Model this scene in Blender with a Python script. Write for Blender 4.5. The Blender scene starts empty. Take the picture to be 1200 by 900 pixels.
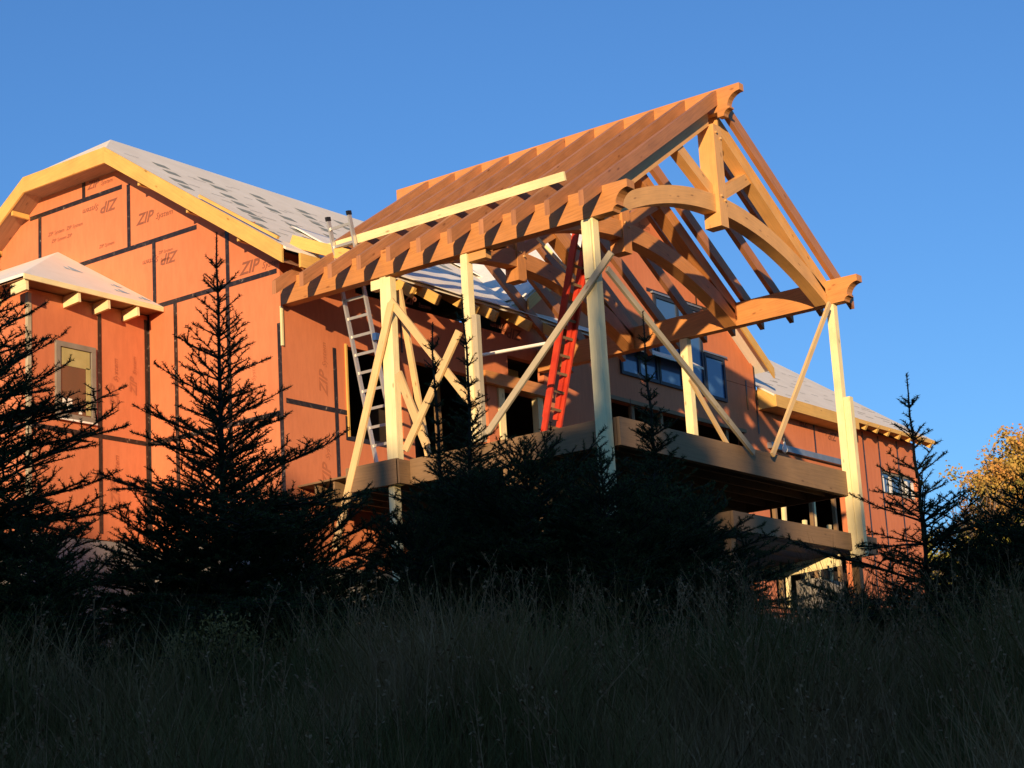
import bpy, math, random
import numpy as np
from mathutils import Vector, Matrix
random.seed(7); RNG = np.random.default_rng(7)
SC = bpy.context.scene
COL = SC.collection
V = Vector

# ------------------------------------------------------------------ materials
def nt(name):
    m = bpy.data.materials.new(name); m.use_nodes = True
    t = m.node_tree; b = t.nodes['Principled BSDF']
    return m, t, b
def node(t, typ, **kw):
    n = t.nodes.new(typ)
    for k, v in kw.items():
        if k in n.inputs.keys(): n.inputs[k].default_value = v
        else: setattr(n, k, v)
    return n
def ramp(t, stops):
    r = t.nodes.new('ShaderNodeValToRGB')
    e = r.color_ramp.elements
    while len(e) < len(stops): e.new(0.5)
    for i, (p, c) in enumerate(stops):
        e[i].position = p; e[i].color = (*c, 1) if len(c) == 3 else c
    return r
def mul(c, k): return tuple(min(1, x*k) for x in c)

def wood(name, c, grain=0.22, rough=0.6, vary=0.18):
    m, t, b = nt(name)
    uv = node(t, 'ShaderNodeUVMap'); mp = node(t, 'ShaderNodeMapping'); mp.inputs['Scale'].default_value = (1.1, 26, 1)
    n1 = node(t, 'ShaderNodeTexNoise', Scale=1.6, Detail=5.0, Roughness=.6, Distortion=.6)
    t.links.new(uv.outputs[0], mp.inputs[0]); t.links.new(mp.outputs[0], n1.inputs['Vector'])
    r = ramp(t, [(.25, mul(c, 1-grain)), (.5, c), (.78, mul(c, 1+grain*.7))])
    t.links.new(n1.outputs[0], r.inputs[0])
    n2 = node(t, 'ShaderNodeTexNoise', Scale=2.3, Detail=3.0)
    t.links.new(uv.outputs[0], n2.inputs['Vector'])
    hs = node(t, 'ShaderNodeHueSaturation')
    oi = node(t, 'ShaderNodeObjectInfo')
    a = node(t, 'ShaderNodeMath', operation='MULTIPLY_ADD'); a.inputs[1].default_value = vary; a.inputs[2].default_value = 1-vary/2
    t.links.new(oi.outputs['Random'], a.inputs[0])
    a2 = node(t, 'ShaderNodeMath', operation='MULTIPLY_ADD'); a2.inputs[1].default_value = .5; t.links.new(n2.outputs[0], a2.inputs[0])
    a3 = node(t, 'ShaderNodeMath', operation='SUBTRACT'); a3.inputs[1].default_value = .25; t.links.new(a.outputs[0], a3.inputs[0])
    t.links.new(a3.outputs[0], a2.inputs[2]); t.links.new(a2.outputs[0], hs.inputs['Value'])
    mk_ = node(t, 'ShaderNodeMapping'); mk_.inputs['Scale'].default_value = (2.2, 6, 1); vo = node(t, 'ShaderNodeTexVoronoi', Scale=1.0)
    t.links.new(uv.outputs[0], mk_.inputs[0]); t.links.new(mk_.outputs[0], vo.inputs['Vector'])
    kr = ramp(t, [(.05, (.45, .38, .33)), (.13, (1, 1, 1))]); t.links.new(vo.outputs['Distance'], kr.inputs[0])
    km = node(t, 'ShaderNodeMix', data_type='RGBA', blend_type='MULTIPLY'); km.inputs[0].default_value = .85
    t.links.new(r.outputs[0], km.inputs[6]); t.links.new(kr.outputs[0], km.inputs[7])
    t.links.new(km.outputs[2], hs.inputs['Color']); t.links.new(hs.outputs[0], b.inputs['Base Color'])
    b.inputs['Roughness'].default_value = rough
    bp = node(t, 'ShaderNodeBump', Strength=.25, Distance=.004); t.links.new(n1.outputs[0], bp.inputs['Height']); t.links.new(bp.outputs[0], b.inputs['Normal'])
    return m
def mottled(name, c1, c2, scale=3, rough=.7, coord='Object', detail=6, spec=.3, metal=0, bump=.1):
    m, t, b = nt(name)
    tc = node(t, 'ShaderNodeTexCoord')
    n1 = node(t, 'ShaderNodeTexNoise', Scale=scale, Detail=float(detail), Roughness=.6)
    t.links.new(tc.outputs[coord], n1.inputs['Vector'])
    r = ramp(t, [(.3, c1), (.7, c2)]); t.links.new(n1.outputs[0], r.inputs[0]); t.links.new(r.outputs[0], b.inputs['Base Color'])
    b.inputs['Roughness'].default_value = rough; b.inputs['Specular IOR Level'].default_value = spec; b.inputs['Metallic'].default_value = metal
    if bump:
        bp = node(t, 'ShaderNodeBump', Strength=bump, Distance=.01); t.links.new(n1.outputs[0], bp.inputs['Height']); t.links.new(bp.outputs[0], b.inputs['Normal'])
    return m

M = {}
M['frame'] = wood('frame_timber', (.56, .245, .075), .25, .5, .26)
M['frame_light'] = wood('frame_timber_light', (.68, .37, .125), .16, .5, .12)
M['rafter'] = wood('rafter_timber', (.40, .175, .075), .3, .55, .22)
M['lumber'] = wood('pine_lumber', (.86, .74, .40), .14, .6, .14)
M['lumber_tan'] = wood('tan_lumber', (.72, .50, .23), .16, .6, .2)
M['lumber_grey'] = wood('grey_lumber', (.42, .36, .24), .2, .7, .14)  # duller, greyer tone than the pine lumber
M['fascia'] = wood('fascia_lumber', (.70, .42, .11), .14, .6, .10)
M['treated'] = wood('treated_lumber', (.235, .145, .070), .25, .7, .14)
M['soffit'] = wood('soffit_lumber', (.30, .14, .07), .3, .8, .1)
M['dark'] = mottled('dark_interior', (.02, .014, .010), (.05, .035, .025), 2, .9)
M['tape'] = mottled('seam_tape', (.016, .012, .011), (.035, .026, .022), 9, .45, spec=.4)
# pale printed flecks on the tape
_m, _t, _b = nt('seam_tape_printed')
_tc = node(_t, 'ShaderNodeTexCoord'); _n = node(_t, 'ShaderNodeTexNoise', Scale=11.0, Detail=4.0, Roughness=.7); _t.links.new(_tc.outputs['Object'], _n.inputs['Vector'])
_r = ramp(_t, [(.50, (.018, .013, .012)), (.62, (.05, .035, .028)), (.72, (.36, .28, .22))]); _t.links.new(_n.outputs[0], _r.inputs[0]); _t.links.new(_r.outputs[0], _b.inputs['Base Color'])
_b.inputs['Roughness'].default_value = .4; M['tape'] = _m
M['ink'] = mottled('sheathing_ink', (.22, .08, .05), (.30, .11, .065), 5, .8)
def sheathing():
    m, t, b = nt('red_sheathing')
    tc = node(t, 'ShaderNodeTexCoord')
    n1 = node(t, 'ShaderNodeTexNoise', Scale=.55, Detail=3.0); n2 = node(t, 'ShaderNodeTexNoise', Scale=9.0, Detail=6.0, Roughness=.7)
    mp = node(t, 'ShaderNodeMapping'); mp.inputs['Scale'].default_value = (1, 1, .25)
    t.links.new(tc.outputs['Object'], n1.inputs['Vector']); t.links.new(tc.outputs['Object'], mp.inputs[0]); t.links.new(mp.outputs[0], n2.inputs['Vector'])
    r1 = ramp(t, [(.3, (.59, .190, .084)), (.7, (.67, .232, .106))]); t.links.new(n1.outputs[0], r1.inputs[0])
    r2 = ramp(t, [(.25, (.86, .84, .83)), (.6, (1, 1, 1))]); t.links.new(n2.outputs[0], r2.inputs[0])
    mx = node(t, 'ShaderNodeMix', data_type='RGBA', blend_type='MULTIPLY'); mx.inputs[0].default_value = 1
    t.links.new(r1.outputs[0], mx.inputs[6]); t.links.new(r2.outputs[0], mx.inputs[7]); t.links.new(mx.outputs[2], b.inputs['Base Color'])
    b.inputs['Roughness'].default_value = .62; b.inputs['Specular IOR Level'].default_value = .25
    return m
M['zip'] = sheathing()
M['roofing'] = mottled('grey_roof_panel', (.76, .71, .60), (.86, .81, .70), 1.2, .8)
M['roofmark'] = mottled('grey_green_print', (.22, .25, .22), (.30, .33, .29), 8, .8)
M['membrane'] = mottled('white_underlayment', (.88, .85, .74), (.95, .92, .82), 2.5, .5, bump=.5)
M['bluemark'] = mottled('pale_blue_print', (.24, .45, .62), (.38, .56, .68), 8, .7)
M['ink_faint'] = mottled('faint_sheathing_ink', (.42, .14, .065), (.50, .16, .075), 5, .8)
M['concrete'] = mottled('concrete', (.20, .19, .175), (.33, .31, .29), 1.3, .9)
M['alu'] = mottled('aluminium', (.62, .60, .56), (.72, .70, .66), 8, .35, metal=.6)
M['redglass'] = mottled('red_fibreglass', (.42, .03, .015), (.60, .06, .025), 4, .4)
M['blueplastic'] = mottled('blue_plastic', (.03, .08, .25), (.04, .11, .32), 4, .4)
M['blackplastic'] = mottled('black_plastic', (.012, .012, .014), (.02, .02, .024), 4, .4)
M['winframe'] = mottled('window_frame_grey', (.20, .18, .14), (.26, .235, .19), 5, .5)
M['winframe_blue'] = mottled('window_frame_dark', (.020, .028, .045), (.03, .04, .06), 5, .5)
M['metal'] = mottled('flashing_metal', (.20, .23, .27), (.30, .33, .37), 4, .4, metal=.5)
M['bulb'] = mottled('white_bulb_glass', (.75, .73, .68), (.8, .78, .72), 4, .3)
M['peg'] = mottled('wooden_peg', (.55, .33, .14), (.65, .42, .2), 9, .6)
def glass(name, c, rough=.06):
    m, t, b = nt(name); b.inputs['Base Color'].default_value = (*c, 1); b.inputs['Roughness'].default_value = rough
    b.inputs['IOR'].default_value = 1.7; b.inputs['Specular IOR Level'].default_value = .8
    return m
M['glass'] = glass('sky_reflection_glass', (.05, .12, .26)); M['glass_warm'] = glass('window_glass_warm', (.10, .055, .03), .15)  # first glass: reflected sky is put into the blue base colour
M['yellow_panel'] = mottled('yellow_interior_panel', (.36, .31, .12), (.46, .40, .17), 4, .7)
M['bark'] = mottled('spruce_bark', (.030, .020, .013), (.05, .035, .022), 14, .9)
M['greybark'] = mottled('grey_bark', (.14, .10, .07), (.22, .17, .12), 10, .9)
def foliage(name, stops, scale=3.0, rough=.7):
    m, t, b = nt(name)
    tc = node(t, 'ShaderNodeTexCoord'); n1 = node(t, 'ShaderNodeTexNoise', Scale=scale, Detail=4.0, Roughness=.7)
    t.links.new(tc.outputs['Object'], n1.inputs['Vector']); r = ramp(t, stops); t.links.new(n1.outputs[0], r.inputs[0])
    t.links.new(r.outputs[0], b.inputs['Base Color']); b.inputs['Roughness'].default_value = rough; b.inputs['Specular IOR Level'].default_value = .15
    return m
M['needles'] = foliage('spruce_needles', [(.3, (.035, .050, .014)), (.55, (.065, .085, .022)), (.75, (.12, .12, .03))], 1.6)
M['pineneedles'] = foliage('blue_green_needles', [(.3, (.05, .08, .075)), (.7, (.10, .15, .13))], 3)
M['grass'] = foliage('meadow_grass', [(.30, (.09, .075, .018)), (.44, (.15, .11, .028)), (.54, (.26, .145, .05)), (.70, (.46, .25, .11))], .9)
M['weed'] = foliage('dry_weed', [(.3, (.24, .11, .045)), (.7, (.44, .24, .11))], 3)
M['soil'] = mottled('meadow_soil', (.030, .028, .016), (.055, .045, .026), 1.5, .95)
M['autumn'] = foliage('autumn_leaves', [(.30, (.50, .17, .07)), (.45, (.52, .25, .07)), (.56, (.42, .29, .07)), (.70, (.20, .21, .06))], .55)
M['bushleaf'] = foliage('bush_leaves', [(.3, (.22, .13, .04)), (.7, (.34, .22, .06))], 3)
M['goldgreen'] = foliage('yellow_green_leaves', [(.3, (.50, .36, .06)), (.55, (.30, .30, .06)), (.75, (.16, .20, .045))], .6)
M['woodland'] = foliage('woodland_foliage', [(.3, (.03, .045, .015)), (.7, (.06, .07, .02))], .4)

# ------------------------------------------------------------------ mesh helpers
class MB:
    def __init__(s): s.v = []; s.f = []; s.uv = []
    def quad(s, p, uv=None):
        b = len(s.v); s.v += [tuple(q) for q in p]; s.f.append(tuple(range(b, b+len(p))))
        s.uv += uv if uv else [(0, 0)]*len(p)
    def beam(s, a, b, w, h, up=(0, 0, 1)):
        """box round the centre line a-b, h along up, w across"""
        a = V(a); b = V(b); d = (b-a); L = d.length; d.normalize(); up = V(up)
        sd = d.cross(up).normalized(); u = sd.cross(d).normalized()
        o1, o2 = random.uniform(0, 40), random.uniform(0, 40)
        c = [a + sd*(x*w/2) + u*(y*h/2) for x, y in ((-1, -1), (1, -1), (1, 1), (-1, 1))]
        e = [q + (b-a) for q in c]
        dims = [w, h, w, h]
        for i in range(4):
            j = (i+1) % 4
            k = dims[i]
            off = o2 + i*3.1
            s.quad([c[j], c[i], e[i], e[j]], [(o1, off+k), (o1, off), (o1+L, off), (o1+L, off+k)])
        s.quad([c[0], c[1], c[2], c[3]], [(o1, o2), (o1+.05, o2), (o1+.05, o2+.3), (o1, o2+.3)])
        s.quad([e[3], e[2], e[1], e[0]], [(o1, o2), (o1+.05, o2), (o1+.05, o2+.3), (o1, o2+.3)])
        return s
    def box(s, x0, x1, y0, y1, z0, z1):
        P = [(x0, y0, z0), (x1, y0, z0), (x1, y1, z0), (x0, y1, z0), (x0, y0, z1), (x1, y0, z1), (x1, y1, z1), (x0, y1, z1)]
        o1, o2 = random.uniform(0, 40), random.uniform(0, 40)
        lx, ly, lz = x1-x0, y1-y0, z1-z0
        for idx in ((0, 3, 2, 1), (4, 5, 6, 7), (0, 1, 5, 4), (1, 2, 6, 5), (2, 3, 7, 6), (3, 0, 4, 7)):
            q = [P[i] for i in idx]
            if idx[0] == 0 and idx[1] == 3 or idx[0] == 4: uv = [(p[0], p[1]) if lx >= ly else (p[1], p[0]) for p in q]
            elif q[0][1] == q[1][1] == q[2][1]: uv = [(p[0], p[2]) if lx >= lz else (p[2], p[0]) for p in q]
            else: uv = [(p[1], p[2]) if ly >= lz else (p[2], p[1]) for p in q]
            s.quad(q, [(a+o1, b+o2) for a, b in uv])
        return s
    def prism(s, poly, vec):
        """planar polygon (list of 3D points) pushed along vec"""
        poly = [V(p) for p in poly]; vec = V(vec)
        n = V((0, 0, 0))
        for i in range(len(poly)):
            a, b = poly[i], poly[(i+1) % len(poly)]; n += a.cross(b)
        if n.dot(vec) > 0: poly = poly[::-1]
        o1, o2 = random.uniform(0, 40), random.uniform(0, 40)
        d = (poly[1]-poly[0])
        far = max(((poly[i]-poly[j]) for i in range(len(poly)) for j in range(i)), key=lambda q: q.length)
        e1 = far.normalized(); e2 = n.normalized().cross(e1)
        uvf = lambda p: (o1+p.dot(e1), o2+p.dot(e2))
        s.quad(poly, [uvf(p) for p in poly]); top = [p+vec for p in poly]
        s.quad(top[::-1], [uvf(p) for p in top[::-1]])
        for i in range(len(poly)):
            j = (i+1) % len(poly)
            s.quad([poly[j], poly[i], top[i], top[j]], [(o1+poly[j].dot(e1), o2), (o1+poly[i].dot(e1), o2), (o1+poly[i].dot(e1), o2+vec.length), (o1+poly[j].dot(e1), o2+vec.length)])
        return s
    def tube(s, pts, rad, n=6):
        pts = [V(p) for p in pts]; rings = []
        for i, p in enumerate(pts):
            d = (pts[min(i+1, len(pts)-1)]-pts[max(i-1, 0)]).normalized()
            a = d.cross(V((0, 0, 1)) if abs(d.z) < .9 else V((1, 0, 0))).normalized(); b = d.cross(a)
            r = rad[i] if hasattr(rad, '__len__') else rad
            rings.append(len(s.v)); s.v += [tuple(p + (a*math.cos(k*2*math.pi/n)+b*math.sin(k*2*math.pi/n))*r) for k in range(n)]
        for i in range(len(pts)-1):
            for k in range(n):
                q = (rings[i]+k, rings[i]+(k+1) % n, rings[i+1]+(k+1) % n, rings[i+1]+k); s.f.append(q); s.uv += [(0, 0)]*4
        for r0, rev in ((rings[0], 1), (rings[-1], 0)):
            q = [r0+k for k in range(n)]; s.f.append(tuple(q[::-1] if rev else q)); s.uv += [(0, 0)]*n
        return s
    def build(s, name, mat, parent=None, label=None, cat=None, group=None, kind=None):
        me = bpy.data.meshes.new(name); me.from_pydata(s.v, [], s.f)
        uvl = me.uv_layers.new(name='UVMap'); uvl.data.foreach_set('uv', np.array(s.uv, dtype=np.float32).ravel())
        me.materials.append(mat); me.validate(); me.update()
        o = bpy.data.objects.new(name, me); COL.objects.link(o)
        if parent: o.parent = parent
        props(o, label, cat, group, kind)
        return o
def props(o, label=None, cat=None, group=None, kind=None):
    if label: o['label'] = label
    if cat: o['category'] = cat
    if group: o['group'] = group
    if kind: o['kind'] = kind
    return o
def empty(name, label, cat, group=None, loc=(0, 0, 0)):
    o = bpy.data.objects.new(name, None); COL.objects.link(o); o.empty_display_size = .2
    return props(o, label, cat, group)
def fastmesh(name, verts, faces_n, mat, parent=None, n=3):
    """verts (k*n,3) array of separate n-gons"""
    verts = np.asarray(verts, dtype=np.float32).reshape(-1, 3); k = len(verts)//n
    me = bpy.data.meshes.new(name); me.vertices.add(len(verts)); me.vertices.foreach_set('co', verts.ravel())
    me.loops.add(len(verts)); me.loops.foreach_set('vertex_index', np.arange(len(verts), dtype=np.int32))
    me.polygons.add(k); me.polygons.foreach_set('loop_start', np.arange(0, len(verts), n, dtype=np.int32))
    me.polygons.foreach_set('loop_total', np.full(k, n, dtype=np.int32))
    me.materials.append(mat); me.update(calc_edges=True)
    o = bpy.data.objects.new(name, me); COL.objects.link(o)
    if parent: o.parent = parent
    return o

# lettering --------------------------------------------------------
_tx = {}
def text_geo(s, bold=.0, shear=0.0):
    key = (s, bold, shear)
    if key in _tx: return _tx[key]
    c = bpy.data.curves.new('t', 'FONT'); c.body = s; c.size = 1; c.shear = shear; c.offset = bold; c.resolution_u = 2
    o = bpy.data.objects.new('t', c); COL.objects.link(o)
    dg = bpy.context.evaluated_depsgraph_get(); dg.update()
    me = bpy.data.meshes.new_from_object(o.evaluated_get(dg))
    vs = [tuple(v.co) for v in me.vertices]; fs = [tuple(p.vertices) for p in me.polygons]
    bpy.data.objects.remove(o); bpy.data.curves.remove(c); bpy.data.meshes.remove(me)
    _tx[key] = (vs, fs); return _tx[key]
def put_text(mb, s, org, right, up, size, bold=.0, shear=0.0):
    vs, fs = text_geo(s, bold, shear); org = V(org); right = V(right); up = V(up); b = len(mb.v)
    mb.v += [tuple(org + right*(x*size)+up*(y*size)) for x, y, z in vs]
    for f in fs: mb.f.append(tuple(i+b for i in f)); mb.uv += [(0, 0)]*len(f)
class Prints:
    def __init__(s, wall, mat): s.wall = wall; s.mat = mat
    def build(s, *a): pass
def put(pr_, s_, org, right, up, size, bold=.002, shear=.2, mat=None):
    mb = MB(); put_text(mb, s_, org, right, up, size, bold, shear); mb.build('printed_lettering', mat or pr_.mat, pr_.wall)
def logo(pr_, org, right, up, k=1.0, mat=None):
    mb = MB(); logo_mb(mb, org, right, up, k); mb.build('printed_logo', mat or pr_.mat, pr_.wall)
def logo_mb(mb, org, right, up, k=1.0):
    """the panel print: a heavy slanted ZIP followed by a lighter System"""
    put_text(mb, 'ZIP', org, right, up, .30*k, .022, .35)
    put_text(mb, 'System', V(org)+V(right)*.52*k, right, up, .16*k, .006, .3)

# ------------------------------------------------------------------ camera, sun, sky
cam = bpy.data.cameras.new('camera'); co = bpy.data.objects.new('camera', cam); COL.objects.link(co); SC.camera = co
CP = V((21.72534, -23.12982, -9.61364)); YAW, PIT, ROL = map(math.radians, (126.387, 13.272, 3.386))
fw = V((math.cos(YAW)*math.cos(PIT), math.sin(YAW)*math.cos(PIT), math.sin(PIT)))
rt = fw.cross(V((0, 0, 1))).normalized(); dn = fw.cross(rt)
rr = rt*math.cos(ROL)+dn*math.sin(ROL); dd = -rt*math.sin(ROL)+dn*math.cos(ROL)
mat = Matrix((( rr.x, -dd.x, -fw.x), (rr.y, -dd.y, -fw.y), (rr.z, -dd.z, -fw.z))).to_4x4(); mat.translation = CP
co.matrix_world = mat; cam.sensor_width = 36; cam.lens = 2304.7/1200*36; cam.clip_start = .1; cam.clip_end = 3000
TH, EL = math.radians(29.5), math.radians(7.8)
SUN = V((math.sin(TH)*math.cos(EL), -math.cos(TH)*math.cos(EL), math.sin(EL)))
sl = bpy.data.lights.new('sun', 'SUN'); sl.energy = 5.0; sl.angle = math.radians(.5); sl.color = (1, .70, .40)
so = bpy.data.objects.new('sun', sl); COL.objects.link(so); so.rotation_euler = SUN.to_track_quat('Z', 'Y').to_euler()
w = bpy.data.worlds.new('World'); SC.world = w; w.use_nodes = True
wt = w.node_tree; bg = wt.nodes['Background']
sky = wt.nodes.new('ShaderNodeTexSky'); sky.sky_type = 'NISHITA'; sky.sun_disc = False
sky.sun_elevation = EL; sky.sun_rotation = math.atan2(SUN.x, SUN.y)
sky.altitude = 0; sky.air_density = 1.0; sky.dust_density = .15; sky.ozone_density = 2.2
tint = wt.nodes.new('ShaderNodeMix'); tint.data_type = 'RGBA'; tint.blend_type = 'MULTIPLY'; tint.inputs[0].default_value = 1; tint.inputs[7].default_value = (.43, .685, 1.05, 1)
wt.links.new(sky.outputs[0], tint.inputs[6]); wt.links.new(tint.outputs[2], bg.inputs[0]); bg.inputs[1].default_value = .15
SC.view_settings.view_transform = 'Standard'; SC.view_settings.look = 'None'; SC.view_settings.gamma = 1; SC.view_settings.exposure = 0.35
SC.view_settings.use_curve_mapping = False
SC.cycles.max_bounces = 6

FWD = V((fw.x, fw.y, 0)).normalized(); RGT = V((FWD.y, -FWD.x, 0))
# ------------------------------------------------------------------ ground
SP = [(-400, 6), (-120, -4), (-60, -11.5), (-30, -13), (-10, -12), (0, -11.25), (3, -10.75), (5, -10.25), (7, -9.85), (9, -9.3), (12, -8.68), (15, -8.42), (20, -8.1), (28, -7.2), (34, -6.8), (60, -6.8), (120, -9), (500, -20)]
def ground_z(x, y):
    p = V((x, y, 0))-V((CP.x, CP.y, 0)); s = p.dot(FWD); t = p.dot(RGT)
    z = np.interp(s, [a for a, b in SP], [b for a, b in SP])
    z += .10*math.sin(s*.9+t*.7)+.07*math.sin(t*1.9-s*.4)
    z -= .05*max(0, t-1.5) if s < 40 else .03*max(0, t-3)
    return float(z)
def pt(s, t):
    q = V((CP.x, CP.y, 0))+FWD*s+RGT*t; return q.x, q.y
mb = MB(); ss = sorted(set([-400, -250, -160] + list(range(-120, -10, 10)) + [x*.5 for x in range(-20, 80)] + list(range(40, 120, 5)) + list(range(120, 520, 50)) + [1500]))
tt = sorted(set([-1500, -500, -250, -120, -80] + list(range(-50, -12, 4)) + [x*.5 for x in range(-24, 25)] + list(range(13, 50, 4)) + [80, 120, 250, 500, 1500]))
for s in ss:
    for t in tt:
        x, y = pt(s, t); mb.v.append((x, y, ground_z(x, y)))
nT = len(tt)
for i in range(len(ss)-1):
    for j in range(nT-1):
        mb.f.append((i*nT+j, i*nT+j+1, (i+1)*nT+j+1, (i+1)*nT+j)); mb.uv += [(0, 0)]*4
mb.build('ground', M['soil'], kind='structure')

# ------------------------------------------------------------------ the house
house = empty('house', 'large unfinished house clad in orange-red sheathing panels with taped seams', 'house')
SL = 2/3
ZR = lambda x: .57 - SL*x            # right slope of the main roof, top surface
XL, XA, XB = -10.3, -6.01, -3.77     # left eave, clipped top from XA to XB
ZC = 3.08
def zroof(x):
    if x > XB: return ZC-(x-XB)*SL
    if x < XA: return ZC-(XA-x)*SL
    return ZC
# gable wall (plane Y=0)
T = .15
gw = MB()
xs = [0, -.0, XB, XA, -9.9]
poly = [(0, 0, -4.35), (0, 0, zroof(0)-.06), (XB, 0, ZC-.06), (XA, 0, ZC-.06), (-9.7, 0, zroof(-9.7)-.06), (-9.7, 0, -4.35)]
gw.prism(poly, (0, T, 0)); gable = gw.build('gable_wall', M['zip'], house)
fd = MB(); fd.prism([(0.02, -.02, -8), (0.02, -.02, -4.36), (-9.7, -.02, -4.36), (-9.7, -.02, -8)], (0, .2, 0)); fd.build('foundation', M['concrete'], house)
TW = .085
def hstripY(mb, x0, x1, z, y=-.004): mb.box(x0, x1, y-.003, y, z-TW/2, z+TW/2)
def vstripY(mb, x, z0, z1, y=-.004): mb.box(x-TW/2, x+TW/2, y-.005, y, z0, z1)
tp = MB(); 
hstripY(tp, XA-.35, XB-.05, 2.45); hstripY(tp, -8.2, -1.93, 1.23); hstripY(tp, -9.7, -.06, .01); hstripY(tp, -9.7, 0, -2.43)
for x in (-4.85,): vstripY(tp, x, 2.45, 3.0)
for x in (-6.08, -3.65, -8.5): vstripY(tp, x, 1.23, 2.45)
for x in (-2.44-.57, -.6-.6, -5.4, -7.9): vstripY(tp, x, .01, 1.23)
for x in (-2.5, -1.22, -3.2, -4.9): vstripY(tp, x, -4.3, .01)
vstripY(tp, -.045, -4.3, -.9)
tp.build('seam_tape', M['tape'], gable)
lt = Prints(gable, M['ink']); R_, L_, U_, D_ = (1, 0, 0), (-1, 0, 0), (0, 0, 1), (0, 0, -1)
yy = -.005
logo(lt, (-3.95, yy, 2.27), L_, D_, .95)            # upside down, in the upper left
logo(lt, (-3.45, yy, 1.62), R_, U_, .95)
logo(lt, (-2.25+.98-1.35+.2, yy, .92), L_, D_, .9)
logo(lt, (-.42-.1, yy, .98), L_, D_, .85)
logo(lt, (-1.02+.1, yy, .12), R_, U_, 1.0)
logo(lt, (-4.75, yy, 2.62), R_, U_, .7)
put(lt, 'ZIP System  ZIP System', (-5.85, yy, 1.98), R_, U_, .10, .002, .2); put(lt, 'ZIP System ZIP', (-5.75, yy, 1.83), R_, U_, .09, .002, .2)
put(lt, 'ZIP System', (-4.45, yy, 1.42), R_, U_, .09, .002, .2); put(lt, 'ZIP System', (-2.9, yy, .95), R_, U_, .08, .002, .2)
put(lt, 'System', (-2.85, yy, .80), R_, U_, .09, .002, .2)
logo(lt, (-.62, yy, -2.2), (0, 0, 1), (-1, 0, 0), .8, M['ink_faint'])
lt.build('printed_lettering', M['ink'], gable)
cb = MB(); cb.box(-.004, .035, -.02, .02, -1.3, -.62); cb.build('corner_board', M['lumber'], house)
# roof of the main house
YO = -.42
rf = MB()
XRg = (XA+XB)/2; ZRg = ZC+(XB-XA)/2*SL; YH = YO+(XB-XA)/2
th = (0, 0, -.045)
YEND = 13
rf.prism([(XB, YO, ZC), (XRg, YH, ZRg), (XRg, YEND, ZRg), (.32, YEND, zroof(.32)), (.32, 1.9, zroof(.32)), (.55, 1.9, zroof(.55)), (.55, YO, zroof(.55))], th)
rf.prism([(XA, YO, ZC), (XL, YO, zroof(XL)), (XL, YEND, zroof(XL)), (XRg, YEND, ZRg), (XRg, YH, ZRg)], th)
rf.prism([(XA, YO, ZC), (XRg, YH, ZRg), (XB, YO, ZC)], th)
roof = rf.build('main_roof', M['roofing'], house)
mk = MB(); nrm = V((SL, 0, 1)).normalized(); upv = V((-1, 0, SL)).normalized(); rv = V((0, 1, 0))
def on_roof(u, y): return V((u, y, zroof(u)))+nrm*.004
rs = random.Random(3)
for r_ in range(5):
    for c_ in range(9):
        u = .1-.98*r_-.25; y = .25+1.22*c_+(.55 if r_ % 2 else 0)
        if u < -4.6 or y > 9: continue
        for (du, dy) in ((0, 0), (-.42, .12)):
            a = on_roof(u+du+rs.uniform(-.06, .06), y+dy+rs.uniform(-.12, .12)-.3); w_, h_ = .32*rs.uniform(.85, 1.1), .27
            mk.quad([a, a+rv*w_, a+rv*(w_+.06)+upv*h_, a+rv*.06+upv*h_])
for i in range(90):
    a = on_roof(rs.uniform(-4.6, .2), rs.uniform(-.2, 8)); w_ = rs.uniform(.15, .4); mk.quad([a, a+rv*w_, a+rv*w_+upv*.022, a+upv*.022])
mk.build('printed_marks', M['roofmark'], roof)
# the sheet of white membrane over the part of the roof behind the porch, wrinkled
def sheet(name, org, e1, e2, n1, n2, amp, parent, mat, seed=1, lift=.03):
    r = random.Random(seed); mb = MB(); org = V(org); e1 = V(e1); e2 = V(e2); nn = e1.cross(e2).normalized()
    if nn.z < 0: nn = -nn
    for i in range(n1+1):
        for j in range(n2+1):
            a, b = i/n1, j/n2
            wv = amp*(math.sin(b*37+math.sin(a*9)*2)*.5+math.sin(b*17+a*6)*.6+math.sin(a*23)*.3)
            mb.v.append(tuple(org+e1*a+e2*b+nn*(lift+wv)))
    for i in range(n1):
        for j in range(n2):
            mb.f.append((i*(n2+1)+j, i*(n2+1)+j+1, (i+1)*(n2+1)+j+1, (i+1)*(n2+1)+j)); mb.uv += [(0, 0)]*4
    o = mb.build(name, mat, parent)
    md = o.modifiers.new('thickness', 'SOLIDIFY'); md.thickness = .012; md.offset = 1
    for p in o.data.polygons: p.use_smooth = True
    return o
x1 = .36; sheet('white_membrane', (x1, 1.75, zroof(x1)), (-1.7, 0, 1.7*SL), (0, 9.2, 0), 12, 60, .012, roof, M['membrane'], lift=.03)
x2 = x1-1.66; sheet('white_membrane', (x2, 8.3, zroof(x2)), (-3.4, 0, 3.4*SL), (0, 4.2, 0), 16, 24, .012, roof, M['membrane'], seed=5, lift=.045)
x1 = -2.0; 
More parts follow.
